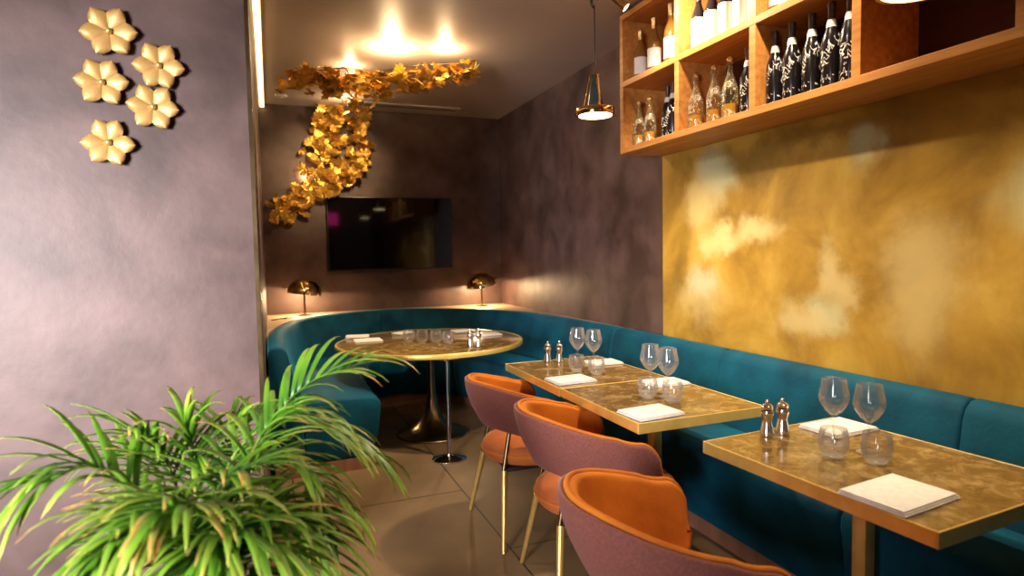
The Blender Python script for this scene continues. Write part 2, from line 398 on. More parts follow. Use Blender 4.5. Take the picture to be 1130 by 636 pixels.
back_prof = [(.0, .10), (.0, .78), (.006, .83), (.025, .852), (.055, .86), (.085, .854), (.108, .835), (.122, .80), (.15, .66), (.185, .50), (.20, .40), (.20, .10)]
def depth(i):
    y = path[i].y; x = path[i].x
    if x > 2.2:
        return .58 + .12 * min(1, max(0, (y - 4.4) / 1.2))
    return .70
seat_prof = [(.205, .085), (.205, .47), (.25, .482), ((.6,), .486), ((.9,), .482), ((.965,), .470), ((.995,), .445), ((1.0,), .41), ((.97,), .25), ((.90,), .085)]
plinth_prof = [(.02, 0), (.02, .08), ((.88,), .08), ((.88,), 0)]
bq = root('banquette', (0, 0, 0), 'curved teal velvet bench running round the back corner and along the right wall', 'banquette')
def near(x, y): return min(range(NS + 1), key=lambda i: (path[i] - Vector((x, y, 0))).length)
cuts = [0, near(1.03, 6.52), near(2.47, 3.98), near(2.485, 2.78), near(2.485, 1.45), NS]
for a, b in zip(cuts, cuts[1:]):
    bs = sweep('backrest', a, b, back_prof, 'teal', bq)
scuts = [0, near(.6, 6.35), near(2.1, 5.9), near(2.485, 3.6), near(2.485, 1.62), NS]
for a, b in zip(scuts, scuts[1:]):
    sweep('seat', a, b, seat_prof, 'teal', bq, depth)
sweep('plinth', 0, NS, plinth_prof, 'plinth', bq, depth, rnd=.0005, smooth=30)
# ledge filling the corners behind the curved backrest
iA, iM, iB = near(XL + .01, 4.85), near(1.25, 6.52), near(2.485, 3.85)
bm = bmesh.new()
pl = [(path[i].x - nrm[i].x * .004, path[i].y - nrm[i].y * .004) for i in range(iA, iM + 1, 2)]
pl = [(max(x, XL + .001), y) for x, y in pl]
prism(bm, pl + [(1.25, YB - .001), (XL + .001, YB - .001)], .0, .845)
struct(finish('trim_2', bm, 'ledge'))
bm = bmesh.new()
pl = [(path[i].x - nrm[i].x * .004, path[i].y - nrm[i].y * .004) for i in range(iM, iB + 1, 2)]
pl = [(min(x, XR - .001), y) for x, y in pl]
prism(bm, [pl[0]] + pl[1:] + [(XR - .001, pl[-1][1]), (XR - .001, YB - .001), (1.255, YB - .001)], .0, .845)
struct(finish('trim_3', bm, 'ledge'))

# ------------------------------------------------------------------ television
tv = root('television', (1.228, YB - .0015, 1.267), 'flat black television hung on the brown back wall between two brass lamps', 'television')
bm = bmesh.new(); box(bm, -.668, .668, -.055, -.012, 0, .785, bev=.006); finish('bezel', bm, 'black', tv, 35)
bxo('screen', (-.655, .655, -.0580, -.0556, .018, .772), 'screen', tv)
bxo('wall_bracket', (-.2, .2, -.012, 0, .2, .6), 'black', tv)

# ------------------------------------------------------------------ table lamps
lp = root('mushroom_lamp', (.30, 6.36, .846), 'polished brass dome table lamp on the ledge left of the television', 'table lamp', group='brass dome lamps')
latho('base', [(0, 0), (.065, 0), (.067, .008), (.02, .014), (0, .016)], 'brass_pol', lp)
tubo('stem', [(0, 0, .012), (0, 0, .24)], .011, 'brass_pol', lp)
dome = [(.165 * math.cos(a), .165 * .95 * math.sin(a)) for a in [i * PI / 2 / 12 for i in range(13)]]
dome[-1] = (0, dome[-1][1])
inner = [(max(r - .005, 0), max(z - .004, 0.0)) for r, z in dome][::-1]
prof = inner + dome; 
bm = bmesh.new(); lathe(bm, [(0, dome[-1][1] - .006)] + [(r, z) for r, z in inner[1:]] + dome, 40, Matrix.Translation((0, 0, .215)) @ Matrix.Rotation(math.radians(8), 4, 'Y'))
finish('lamp_shade', bm, 'brass_pol', lp, 50)
bm = bmesh.new(); bmesh.ops.create_uvsphere(bm, u_segments=16, v_segments=10, radius=.028); bmesh.ops.translate(bm, verts=bm.verts, vec=(0, 0, .268))
finish('bulb', bm, 'spotglow', lp, 60)
l2 = copy_tree(lp); l2.location = (2.16, 6.40, .846); l2.rotation_euler = (0, 0, PI)
l2['label'] = 'polished brass dome table lamp on the ledge right of the television'
cb = tubo('power_cable', catmull([(-.01, 6.05, .850), (.05, 6.10, .850), (.06, 6.16, .850), (.12, 6.12, .850), (.10, 6.20, .850), (.17, 6.19, .850), (.2, 6.24, .850)], 6), .0045, 'black')
tag(cb, 'short black cable lying on the pale ledge in the left corner', 'cable')

# ------------------------------------------------------------------ round table
rt = root('round_table', (1.16, 4.735, 0), 'large round dark table with a brass rim in the curve of the teal bench', 'table')
latho('tabletop', [(0, .722), (.70, .722), (.715, .725), (.715, .748), (.71, .75), (0, .75)], 'table', rt, n=96)
latho('rim', [(.7155, .714), (.73, .716), (.733, .722), (.733, .746), (.73, .7505), (.7155, .7505), (.7155, .714)], 'edge_brass', rt, n=96)
latho('pedestal', [(0, .0), (.275, 0), (.28, .006), (.275, .014), (.22, .03), (.14, .065), (.085, .13), (.05, .22), (.032, .34), (.028, .5), (.028, .68), (.06, .712), (.12, .7215), (0, .7215)], 'bronze', rt, n=48)
sp = latho('support_leg', [(0, .0), (.118, 0), (.12, .006), (.112, .014), (.02, .03), (.0135, .05), (.0135, .69), (.03, .70), (.09, .708), (.09, .7135), (0, .7135)], 'chrome', rt, n=32)
sp.location = (1.113 - 1.16, 4.078 - 4.735, 0)
sp['label'] = 'slim chrome leg on a round polished foot'

# ------------------------------------------------------------------ rectangular tables
def rect_table(x, y, w, l, rz, label, legxy):
    """x,y = far left corner; runs towards -y"""
    t = root('restaurant_table', (x, y, 0), label, 'table', rz, 'brass edged tables along the bench')
    bxo('tabletop', (.006, w - .006, -l + .006, -.006, .716, .75), 'table', t)
    bm = bmesh.new()
    for b in ((0, w, -.0059, 0), (0, w, -l, -l + .0059), (0, .0059, -l + .006, -.006), (w - .0059, w, -l + .006, -.006)):
        box(bm, b[0], b[1], b[2], b[3], .708, .7508, bev=.0012, seg=1)
    finish('edge_band', bm, 'edge_brass', t, 30)
    lx, ly = legxy
    bm = bmesh.new(); box(bm, lx - .024, lx + .024, ly - .024, ly + .024, .016, .708, bev=.004); finish('leg', bm, 'brass', t, 35)
    bm = bmesh.new(); box(bm, lx - .2, lx + .2, ly - .2, ly + .2, 0, .016, bev=.004); finish('base_plate', bm, 'bronze', t, 35)
    bxo('top_bracket', (lx - .15, lx + .15, ly - .1, ly + .1, .7082, .7158), 'black', t)
    return t
rect_table(1.322, 3.491, .644, .765, -.006, 'gold brown marbled table farthest along the bench, nearest the round table', (.32, -.38))
rect_table(1.326, 2.722, .644, .695, -.006, 'middle gold brown marbled table pushed against the farthest one', (.31, -.35))
rect_table(1.4065, 1.747, .67, .80, .0545, 'gold brown marbled table standing apart at the near end of the bench', (.34, -.37))

# ------------------------------------------------------------------ tableware
wg_prof = [(0, 0), (.036, 0), (.0365, .002), (.012, .006), (.0045, .012), (.0035, .03), (.0035, .082), (.008, .088), (.026, .102), (.043, .124), (.0495, .140),
           (.047, .158), (.041, .180), (.0375, .200), (.0365, .2005), (.0395, .180), (.0455, .158), (.0478, .140), (.0415, .125), (.025, .1045), (.008, .091), (0, .090)]
tb_prof = [(0, 0), (.026, 0), (.034, .008), (.044, .03), (.047, .05), (.045, .072), (.040, .094), (.039, .0945), (.0435, .072), (.0455, .05), (.0425, .031), (.032, .011), (0, .008)]
wg = tag(latho('wine_glass', wg_prof, 'glass', n=36, smooth=70), '', 'wine glass', 'stemmed wine glasses on the tables')
tb = tag(latho('water_tumbler', tb_prof, 'glass', n=36, smooth=70), '', 'tumbler', 'stemless tumblers on the tables')
def place(src, x, y, z, label, first=[], rz=0, sc=1, group=None):
    if id(src) in first: o = copy_tree(src)
    else: o = src; first.append(id(src))
    o.location = (x, y, z); o.rotation_euler = (0, 0, rz)
    if sc != 1: o.scale = (sc,) * 3
    o['label'] = label
    if group: o['group'] = group
    return o
TZ = .7512
T1, T2, T3 = 'on the farthest bench table', 'on the middle bench table', 'on the near separate table'
for x, y, t, side in [(1.671, 3.204, T1, 'left'), (1.712, 3.083, T1, 'right'), (1.680, 2.471, T2, 'left'), (1.690, 2.343, T2, 'right'), (1.785, 1.530, T3, 'left'), (1.812, 1.418, T3, 'right')]:
    o = place(wg, x, y, TZ, 'stemmed wine glass %s, %s one of its pair' % (t, side)); o.scale = (1, 1, 1.15)
for x, y, t, side in [(1.60, 3.08, T1, 'left'), (1.66, 2.96, T1, 'right'), (1.60, 2.375, T2, 'left'), (1.655, 2.262, T2, 'right'), (1.68, 1.44, T3, 'left'), (1.755, 1.345, T3, 'right')]:
    place(tb, x, y, TZ, 'stemless tumbler %s, %s one in front of the wine glasses' % (t, side))
for (x, y), w in zip([(.985, 4.72), (1.07, 4.63), (1.165, 4.575), (1.235, 4.48)], ['first from the left of four', 'second from the left of four', 'third from the left of four', 'rightmost of four']):
    place(tb, x, y, TZ, 'empty tumbler on the round table, %s' % w, rz=.3)
def shaker(name):
    t = root(name, (0, 0, 0), '', 'shaker')
    latho('body', [(0, 0), (.025, 0), (.026, .006), (.0235, .02), (.017, .05), (.0165, .06), (.022, .078), (.0235, .088), (.020, .096), (0, .096)], 'steel', t, n=28)
    latho('cap', [(0, .0962), (.012, .0962), (.020, .1), (.0215, .107), (.016, .115), (.006, .118), (.0075, .124), (.006, .131), (0, .133)], 'chrome', t, n=28)
    return t
pm = shaker('pepper_mill')
for (x, y), lb in zip([(1.575, 3.415), (1.64, 3.385), (1.655, 1.70), (1.722, 1.695), (1.336, 4.24), (1.39, 4.215)],
    ['steel mill at the far end of the farthest bench table, left of its pair', 'steel mill at the far end of the farthest bench table, right of its pair',
     'steel mill at the corner of the near separate table, left of its pair', 'steel mill at the corner of the near separate table, right of its pair',
     'steel mill on the round table, left of its pair', 'steel mill on the round table, right of its pair']):
    place(pm, x, y, TZ, lb, group='metal salt and pepper mills')
def napkin_mesh():
    bm = bmesh.new()
    for k in range(3):
        w, d = .12 - .002 * k, .088 - .0025 * k
        box(bm, -w, w - .004 * (k == 2), -d, d, .0048 * k, .0048 * k + .0046, bev=.002)
    return bm
nk = tag(finish('napkin', napkin_mesh(), 'linen', None, 40), '', 'napkin', 'folded white napkins')
for x, y, rz, lb, sc in [(1.45, 2.865, .05, 'folded white napkin on the aisle side of the farthest bench table', .95), (1.86, 3.235, -.03, 'folded white napkin on the bench side of the farthest table', .85),
        (1.452, 2.135, .08, 'folded white napkin at the near aisle corner of the middle table', 1.0), (1.856, 2.595, -.03, 'folded white napkin on the bench side of the middle table', .85),
        (1.955, 1.655, .05, 'folded white napkin behind the glasses on the near separate table', 1.0), (1.565, 1.135, .1, 'folded white napkin at the aisle edge of the near separate table', 1.05),
        (.655, 5.22, -.15, 'folded white napkin on the left edge of the round table, farther one', .8), (.70, 4.93, .0, 'folded white napkin on the left edge of the round table, nearer one', .9),
        (1.05, 5.25, .5, 'folded white napkin behind the tumblers on the round table', .7),
        (1.55, 5.12, .05, 'folded white napkin on the right side of the round table, farther one', .8), (1.66, 4.80, .05, 'folded white napkin on the right side of the round table, nearer one', .9)]:
    place(nk, x, y, TZ, lb, rz=rz, sc=sc)

# ------------------------------------------------------------------ chairs
def chair_shell_pt(s, t, off, top_in=0, flat=True):
    """s in -1..1 round the wrap, t 0..1 from bottom to top, off = offset outward from the mid surface"""
    a = abs(s); sg = 1 if s >= 0 else -1
    # plan: half ellipse at the rear, gently flaring arms in front
    aR = .58
    if a < aR:
        th = (a / aR) * PI / 2
        x, y = -.300 * math.cos(th), .283 * math.sin(th)
        nx, ny = -math.cos(th), math.sin(th)
    else:
        q = (a - aR) / (1 - aR)
        x, y = .18 * q, .283 + .018 * q
        nx, ny = -.08, 1
        l = math.hypot(nx, ny); nx /= l; ny /= l
    k = min(1, max(0, (a - .12) / .68)); k = k * k * (3 - 2 * k)
    top = .792 - .097 * k
    bot = .555 - .06 * k
    # rounded front corners
    d = (1 - a) * .62; R = .13
    if d < R:
        c = R - math.sqrt(max(R * R - (R - d) ** 2, 0)); top -= c; 
    R2 = .05
    if d < R2:
        bot += R2 - math.sqrt(max(R2 * R2 - (R2 - d) ** 2, 0))
    z = bot + (top - bot) * t
    zt = t
    lean = .72 + .28 * math.sin(zt * PI / 2)
    leany = lean + .03 * (1 - lean) / .28
    xl = x * lean if x < 0 else x * (.86 + .14 * zt)
    return Vector((xl + nx * off, sg * (y * leany + ny * off), z))
def slab(bm, o_out, o_in, edge, ns=56, nt_=12):
    """closed padded slab between two offsets with rounded edges"""
    ss = [-1 + 2 * i / ns for i in range(ns + 1)]
    ss = [math.copysign(1 - (1 - abs(v)) ** 1.6, v) if abs(v) > .0 else 0 for v in ss] if False else ss
    tt = [0, .02, .05] + [i / nt_ for i in range(1, nt_)] + [.95, .98, 1]
    def offs(s, t):
        h = (o_out + o_in) / 2; w = (o_out - o_in) / 2
        d = min(min(t, 1 - t) * .3, (1 - abs(s)) * .62)
        q = 1 if d >= edge else math.sqrt(max(0, 1 - (1 - d / edge) ** 2))
        q = max(q, .12); return h, w * q
    ga = [[bm.verts.new(chair_shell_pt(s, t, offs(s, t)[0] + offs(s, t)[1])) for t in tt] for s in ss]
    gb = [[bm.verts.new(chair_shell_pt(s, t, offs(s, t)[0] - offs(s, t)[1])) for t in tt] for s in ss]
    for i in range(ns):
        for j in range(len(tt) - 1):
            bm.faces.new((ga[i][j], ga[i + 1][j], ga[i + 1][j + 1], ga[i][j + 1]))
            bm.faces.new((gb[i][j], gb[i][j + 1], gb[i + 1][j + 1], gb[i + 1][j]))
        bm.faces.new((ga[i][0], gb[i][0], gb[i + 1][0], ga[i + 1][0]))
        e = len(tt) - 1
        bm.faces.new((ga[i][e], ga[i + 1][e], gb[i + 1][e], gb[i][e]))
    for i in (0, ns):
        for j in range(len(tt) - 1):
            bm.faces.new((ga[i][j], ga[i][j + 1], gb[i][j + 1], gb[i][j]))
def make_chair():
    t = root('tub_chair', (0, 0, 0), '', 'chair', group='velvet tub chairs in the aisle')
    bm = bmesh.new(); slab(bm, .020, .0005, .010); finish('backrest_shell', bm, 'mauve', t, 60)
    bm = bmesh.new(); slab(bm, .0, -.034, .016); o = finish('backrest_lining', bm, 'orange', t, 60); o['label'] = 'orange velvet inside of the backrest'
    # piping that rides on the rim
    pts = [chair_shell_pt(-1 + 2 * i / 90, 1, -.004) + Vector((0, 0, .001)) for i in range(91)]
    low = [chair_shell_pt(s, t_, -.004) for s in (1,) for t_ in (.8, .6, .4, .2, .0)]
    lowm = [chair_shell_pt(-1, t_, -.004) for t_ in (0, .2, .4, .6, .8)]
    bm = bmesh.new(); tube(bm, lowm + pts + low, .0075, 8); finish('rim_piping', bm, 'orange', t, 70)
    # round seat
    bm = bmesh.new()
    prof = [(0, .372), (.20, .372), (.232, .380), (.250, .400), (.256, .425), (.252, .450), (.236, .468), (.20, .478), (.1, .484), (0, .485)]
    rings = lathe(bm, prof, 48)
    for v in bm.verts:
        if v.co.x > 0: v.co.x *= 1.40
        v.co.x += .02
        v.co.y *= .92
    finish('seat_cushion', bm, 'seatvel', t, 60)
    bm = bmesh.new(); pr_ = [(.257 * math.cos(a), .257 * .92 * math.sin(a)) for a in [2 * PI * i / 48 for i in range(49)]]
    tube(bm, [((x * (1.40 if x > 0 else 1)) + .02, y, .428) for x, y in pr_], .005, 6, cap=False); finish('seat_piping', bm, 'orange', t, 70)
    bm = bmesh.new(); box(bm, -.17, .21, -.17, .17, .35, .3715, bev=.008); finish('seat_base', bm, 'black', t, 35)
    for sx, sy in ((-1, 1), (-1, -1), (1, 1), (1, -1)):
        if sx < 0: a, b = Vector((-.185, sy * .165, .36)), Vector((-.235, sy * .275, 0))
        else: a, b = Vector((.17, sy * .15, .36)), Vector((.26, sy * .24, 0))
        tubo('leg', [a, a.lerp(b, .5), b], .0165, 'brass', t, 14, .0095)
    for sy in (1, -1):
        p = chair_shell_pt(.30 * sy, .06, -.016)
        tubo('backrest_strut', [(-.19, sy * .165, .355), (p.x, p.y, p.z + .02)], .011, 'bronze', t)
    return t
ch = make_chair()
ch.location = (1.22, 2.93, 0); ch.rotation_euler = (0, 0, math.radians(-1))
ch['label'] = 'orange and mauve tub chair at the farthest bench table, beyond the other two'
c2 = copy_tree(ch); c2.location = (1.225, 2.25, 0); c2.rotation_euler = (0, 0, math.radians(-8))
c2['label'] = 'orange and mauve tub chair at the middle table, between two others'
c3 = copy_tree(ch); c3.location = (1.0, 1.36, 0); c3.rotation_euler = (0, 0, math.radians(-11))
c3['label'] = 'orange and mauve tub chair nearest the camera, its orange inside showing'

# ------------------------------------------------------------------ shelf
SX0, SX1 = 2.16, XR - .001
ZB, ZM, ZT = 2.062, 2.485, 2.945
TH = .036
divs = [3.505, 2.908, 2.328, 1.773, 1.20, .63]      # far face, then divider centres
sh = root('wall_shelf', (0, 0, 0), 'long oak shelf unit of square compartments high on the right wall', 'shelf')
ynear = .1
for z, nm in ((ZB, 'bottom_board'), (ZM, 'middle_board'), (ZT - TH, 'top_board')):
    bm = bmesh.new(); box(bm, SX0, SX1, ynear, 3.505, z, z + TH, bev=.002, seg=1); finish(nm, bm, 'oak', sh, 30)
for z0, z1 in ((ZB + TH, ZM), (ZM + TH, ZT - TH)):
    bm = bmesh.new(); box(bm, SX0 + .001, SX1, 3.469, 3.505, z0 + .0003, z1 - .0003); finish('end_panel', bm, 'oak', sh)
    for y in divs[1:]:
        bm = bmesh.new(); box(bm, SX0 + .001, SX1 - .012, y - .02, y + .02, z0 + .0003, z1 - .0003); finish('divider', bm, 'oak', sh)
bm = bmesh.new(); box(bm, SX1 - .011, SX1, ynear, 3.4685, ZB + TH + .0005, ZM - .0005); box(bm, SX1 - .011, SX1, ynear, 3.4685, ZM + TH + .0005, ZT - TH - .0005)
finish('back_panel', bm, 'oak_in', sh)

# bottles
def bottle(name, h, r, neck, kind):
    t = root(name, (0, 0, 0), '', 'bottle')
    body = [(0, 0), (r * .93, 0), (r, .008), (r, h * .50), (r * .93, h * .57), (r * .70, h * .65), (neck * 1.25, h * .74), (neck, h * .80), (neck, h * .95), (neck * 1.15, h * .955), (neck * 1.15, h * .985), (0, h * .985)]
    if kind == 'clear':
        outer_ = [(0, 0), (r * .93, 0), (r, .008), (r * 1.0, h * .40), (r * .9, h * .50), (r * .66, h * .60), (neck * 1.2, h * .72), (neck, h * .80), (neck, h * .90)]
        inn = [(max(a - .003, 0), b + (.004 if b < .01 else 0)) for a, b in outer_][::-1]
        latho('glass_body', outer_ + inn + ([(0, .004)] if inn[-1][0] > 0 else []), 'scr_clear', t, n=28, smooth=60)
        latho('liquor', [(0, .006), (r * .93 - .005, .006), (r - .005, .014), (r - .005, h * .24), (0, h * .24)], 'liquor', t, n=28)
        latho('stopper', [(0, h * .902), (neck * .9, h * .902), (neck * 1.4, h * .92), (neck * 1.3, h * .96), (neck * .6, h * .985), (0, h)], 'foil', t, n=18)
        tubo('bail_wire', [(neck * 1.3, 0, h * .80), (neck * 1.7, 0, h * .86), (neck * 1.2, 0, h * .93)], .0016, 'steel', t, n=6)
    elif kind == 'dark':
        latho('glass_body', body, 'scr_dark', t, n=28, smooth=60)
        latho('neck_foil', [(0, h * .80), (neck * 1.12, h * .80), (neck * 1.1, h * .94), (neck * 1.25, h * .955), (neck * 1.25, h * .995), (0, h)], 'darkfoil', t, n=18)
        latho('neck_label', [(neck * 1.15, h * .765), (neck * 1.45, h * .74), (neck * 1.55, h * .70), (neck * 1.2, h * .765), (neck * 1.15, h * .765)], 'label', t, n=18)
        latho('collar', [(neck * 1.14, h * .76), (neck * 1.5, h * .735), (neck * 1.52, h * .74), (neck * 1.16, h * .80), (neck * 1.14, h * .76)], 'label', t, n=18)
    elif kind == 'amber':
        latho('glass_body', body, 'amber', t, n=28, smooth=60)
        latho('neck_foil', [(0, h * .80), (neck * 1.12, h * .80), (neck * 1.1, h * .94), (neck * 1.25, h * .955), (neck * 1.25, h * .995), (0, h)], 'foil', t, n=18)
        bm = bmesh.new(); lathe(bm, [(r + .0004, h * .10), (r + .0012, h * .10), (r + .0012, h * .44), (r + .0004, h * .44), (r + .0004, h * .10)], 28); finish('label_band', bm, 'label', t, 60)
    elif kind == 'wine':
        latho('glass_body', body, 'darkglass', t, n=28, smooth=60)
        latho('neck_foil', [(0, h * .80), (neck * 1.12, h * .80), (neck * 1.1, h * .94), (neck * 1.25, h * .955), (neck * 1.25, h * .995), (0, h)], 'darkfoil', t, n=18)
        bm = bmesh.new(); lathe(bm, [(r + .0004, h * .06), (r + .0012, h * .06), (r + .0012, h * .52), (r + .0004, h * .52), (r + .0004, h * .06)], 28); finish('label_band', bm, 'label', t, 60)
    return t
protos = {'clear': bottle('swing_top_bottle', .315, .042, .0125, 'clear'), 'dark': bottle('painted_bottle', .345, .039, .0135, 'dark'),
          'amber': bottle('white_wine_bottle', .325, .041, .014, 'amber'), 'wine': bottle('red_wine_bottle', .325, .039, .014, 'wine')}
desc = {'clear': ('clear swing-top bottle with a little yellow liquor and white brushwork', 'clear painted swing top bottles'),
        'dark': ('dark bottle covered in white brush writing', 'dark painted bottles'),
        'amber': ('amber bottle with white label and gold cap', 'amber bottles with gold caps'),
        'wine': ('dark wine bottle with a big white label', 'dark bottles with white labels')}
shelfz = {'lo': ZB + TH + .0005, 'up': ZM + TH + .0005}
ordw = ['first from the left', 'second from the left', 'third from the left', 'fourth from the left', 'fifth from the left', 'sixth from the left']
comp = {('lo', 0): 'lower left-end shelf compartment', ('lo', 1): 'second lower shelf compartment', ('lo', 2): 'third lower shelf compartment',
        ('up', 0): 'upper left-end shelf compartment', ('up', 1): 'second upper shelf compartment', ('up', 2): 'third upper shelf compartment'}
spec = {('lo', 0): [(3.405, 'clear', 2.24, .93), (3.285, 'clear', 2.24, .93), (3.225, 'dark', 2.33, 1), (3.13, 'dark', 2.30, 1)],
        ('lo', 1): [(2.84, 'clear', 2.24, 1), (2.70, 'clear', 2.25, 1.02), (2.58, 'clear', 2.25, 1.05), (2.44, 'dark', 2.24, .95)],
        ('lo', 2): [(2.265, 'dark', 2.24, 1), (2.165, 'dark', 2.24, 1.02), (2.055, 'dark', 2.24, 1.02), (2.06, 'dark', 2.36, .98), (1.955, 'dark', 2.24, 1.05), (1.865, 'dark', 2.24, 1.05)],
        ('up', 0): [(3.40, 'amber', 2.25, .95), (3.25, 'amber', 2.25, 1.03), (3.08, 'amber', 2.25, 1.1)],
        ('up', 1): [(2.83, 'wine', 2.25, 1.05), (2.72, 'wine', 2.25, 1.05), (2.61, 'wine', 2.25, 1.05), (2.50, 'wine', 2.25, 1.05), (2.395, 'wine', 2.25, 1.05)],
        ('up', 2): [(2.26, 'amber', 2.25, 1), (2.14, 'wine', 2.25, 1), (2.02, 'wine', 2.25, 1), (1.88, 'amber', 2.25, 1)]}
usedp = set()
for key, L_ in spec.items():
    for i, (y, kd, x, sc) in enumerate(L_):
        o = protos[kd] if kd not in usedp else copy_tree(protos[kd]); usedp.add(kd)
        o.location = (x, y, shelfz[key[0]]); o.rotation_euler = (0, 0, random.uniform(2.5, 3.8)); o.scale = (sc ** .5, sc ** .5, sc)
        short = {'clear': 'clear swing-top bottle', 'dark': 'dark white-painted bottle', 'amber': 'amber gold-capped bottle', 'wine': 'dark white-labelled bottle'}[kd]
        if key == ('lo', 2) and i == 3: o['label'] = short + ', pushed to the back of the ' + comp[key]
        else: o['label'] = '%s, %s in the %s' % (short, ordw[i - (1 if key == ('lo', 2) and i > 3 else 0)], comp[key])
        o['group'] = desc[kd][1]

# ------------------------------------------------------------------ pendants
def pendant():
    t = root('pendant_lamp', (0, 0, 0), '', 'pendant lamp', group='brass pendant lamps')
    latho('ring', [(.094, .0), (.108, .0), (.110, .006), (.110, .032), (.106, .038), (.03, .046), (0, .047), (0, .041), (.094, .033), (.094, 0)], 'brass_pol', t, n=40)
    latho('diffuser', [(0, -.006), (.06, -.004), (.090, .003), (.090, .026), (0, .026)], 'lampglow', t, n=40)
    latho('cone', [(0, .0475), (.046, .0475), (.020, .205), (.018, .212), (0, .212)], 'smoke', t, n=32)
    for a in (.4, .4 + 2 * PI / 3, .4 + 4 * PI / 3):
        tubo('rod', [(.062 * math.cos(a), .062 * math.sin(a), .043), (.027 * math.cos(a), .027 * math.sin(a), .215)], .005, 'brass_pol', t, n=8)
    latho('top_cap', [(0, .212), (.03, .212), (.032, .218), (.012, .228), (0, .23)], 'brass_pol', t, n=24)
    tubo('cable', [(0, 0, .228), (0, 0, .60)], .0035, 'black', t, n=8)
    bm = bmesh.new()
    tube(bm, catmull([(0, 0, .585), (-.014, 0, .60), (-.016, 0, .625), (0, 0, .64), (.02, 0, .635), (.03, 0, .66), (.02, 0, .70), (0.01, 0, .72)], 5), .0085, 8)
    finish('hook', bm, 'black', t, 60)
    tubo('upper_cable', [(.01, 0, .715), (.012, 0, H - 2.181 - .02)], .004, 'black', t, n=8)
    latho('canopy', [(0, H - 2.181 - .025), (.045, H - 2.181 - .02), (.05, H - 2.181 - .0005), (0, H - 2.181 - .0005)], 'black', t, n=24)
    return t
pn = pendant(); pn.location = (1.706, 3.025, 2.181)
pn['label'] = 'brass disc pendant lamp hanging over the farthest bench table'
p2 = copy_tree(pn); p2.location = (1.72, 1.215, 2.150); p2['label'] = 'brass disc pendant lamp hanging over the near separate table'
p2.scale = (1, 1, 1)
sl = root('ceiling_spotlight', (1.93, 3.22, H), 'brass cylinder spotlight aimed at the upper left shelf bottles', 'spotlight')
d = (Vector((2.30, 2.95, 2.5)) - Vector((1.93, 3.22, 2.93))).normalized()
Rm = d.to_track_quat('Z', 'Y').to_matrix().to_4x4()
latho('mount', [(0, -.02), (.035, -.018), (.035, 0), (0, 0)], 'brass_pol', sl, n=20)
bm = bmesh.new(); lathe(bm, [(0, 0), (.018, 0), (.022, .09), (.03, .12), (.026, .12), (.02, .10), (0, .098)], 24, Matrix.Translation((0, 0, -.028)) @ Rm); finish('barrel', bm, 'brass_pol', sl, 45)
bm = bmesh.new(); lathe(bm, [(0, .112), (.025, .112), (.025, .116), (0, .116)], 20, Matrix.Translation((0, 0, -.028)) @ Rm); finish('lens', bm, 'spotglow', sl, 45)

# ------------------------------------------------------------------ gold leaf sculpture
half = [(0, 1.0), (.10, .72), (.22, .76), (.20, .52), (.50, .78), (.52, .60), (.74, .58), (.62, .40), (.95, .30), (.72, .16), (.78, .02), (.48, -.04), (.52, -.22), (.16, -.16), (.03, -.22)]
def leaf_verts(sz, fold, curl):
    pts = half + [(-x, y) for x, y in reversed(half[1:])]
    P = []
    for x, y in pts:
        z = fold * abs(x) * .55 - curl * (y * y) * .35 + .04 * math.sin(7 * x + 3 * y)
        P.append(Vector((x * sz, y * sz, z * sz)))
    return P
def leaf_bm(bm, sz, fold, curl, m4):
    P = leaf_verts(sz, fold, curl); c = Vector((0, .12 * sz, -.0 * sz))
    th = Vector((0, 0, .0012))
    a = [bm.verts.new(m4 @ p) for p in P]; ca = bm.verts.new(m4 @ c)
    b = [bm.verts.new(m4 @ (p - th)) for p in P]; cbm = bm.verts.new(m4 @ (c - th))
    n = len(P)
    for i in range(n):
        j = (i + 1) % n
        bm.faces.new((ca, a[i], a[j])); bm.faces.new((cbm, b[j], b[i])); bm.faces.new((a[i], b[i], b[j], a[j]))
sc_root = root('leaf_sculpture', (.7, 5.6, H), 'cascade of gold metal maple leaves spilling from the ceiling down the back wall', 'wall sculpture')
variants = []
for fo, cu in ((.5, .4), (.8, .7), (.2, 1.0), (.6, -.3)):
    bm = bmesh.new(); leaf_bm(bm, 1, fo, cu, Matrix.Identity(4)); me = bpy.data.meshes.new('leaf')
    bmesh.ops.recalc_face_normals(bm, faces=bm.faces); bm.to_mesh(me); bm.free(); me.materials.append(M['gold_leaf']); variants.append(me)
rnd = random.Random(11)
spots = []
# wall part: centre line in (x, z) with half widths
wl = [(.72, 2.88, .23), (.72, 2.70, .24), (.70, 2.52, .27), (.66, 2.36, .27), (.58, 2.22, .27), (.44, 2.08, .25), (.28, 1.99, .21), (.19, 1.87, .15)]
for i in range(185):
    q = rnd.random() * (len(wl) - 1); k = int(q); t = q - k
    a, b = wl[k], wl[min(k + 1, len(wl) - 1)]
    cx, cz, w = [a[j] + (b[j] - a[j]) * t for j in range(3)]
    u = rnd.uniform(-1, 1)
    x = cx + u * w * 1.08 + (.0 if k > 4 else 0); z = cz + rnd.uniform(-.05, .05) + u * .03 * (k > 3) * 3
    y = YB - .07 - rnd.random() * .13
    spots.append((Vector((x, y, min(z, H - .06))), 'wall', rnd.uniform(.07, .098)))
for x, z in [(.06, 2.02), (.10, 1.84), (.21, 1.81), (.30, 1.90), (.02, 1.97), (.36, 1.84), (.98, 2.5), (1.0, 2.42), (.33, 2.5), (.40, 2.44)]:
    spots.append((Vector((x, YB - .1, z)), 'wall', .055))
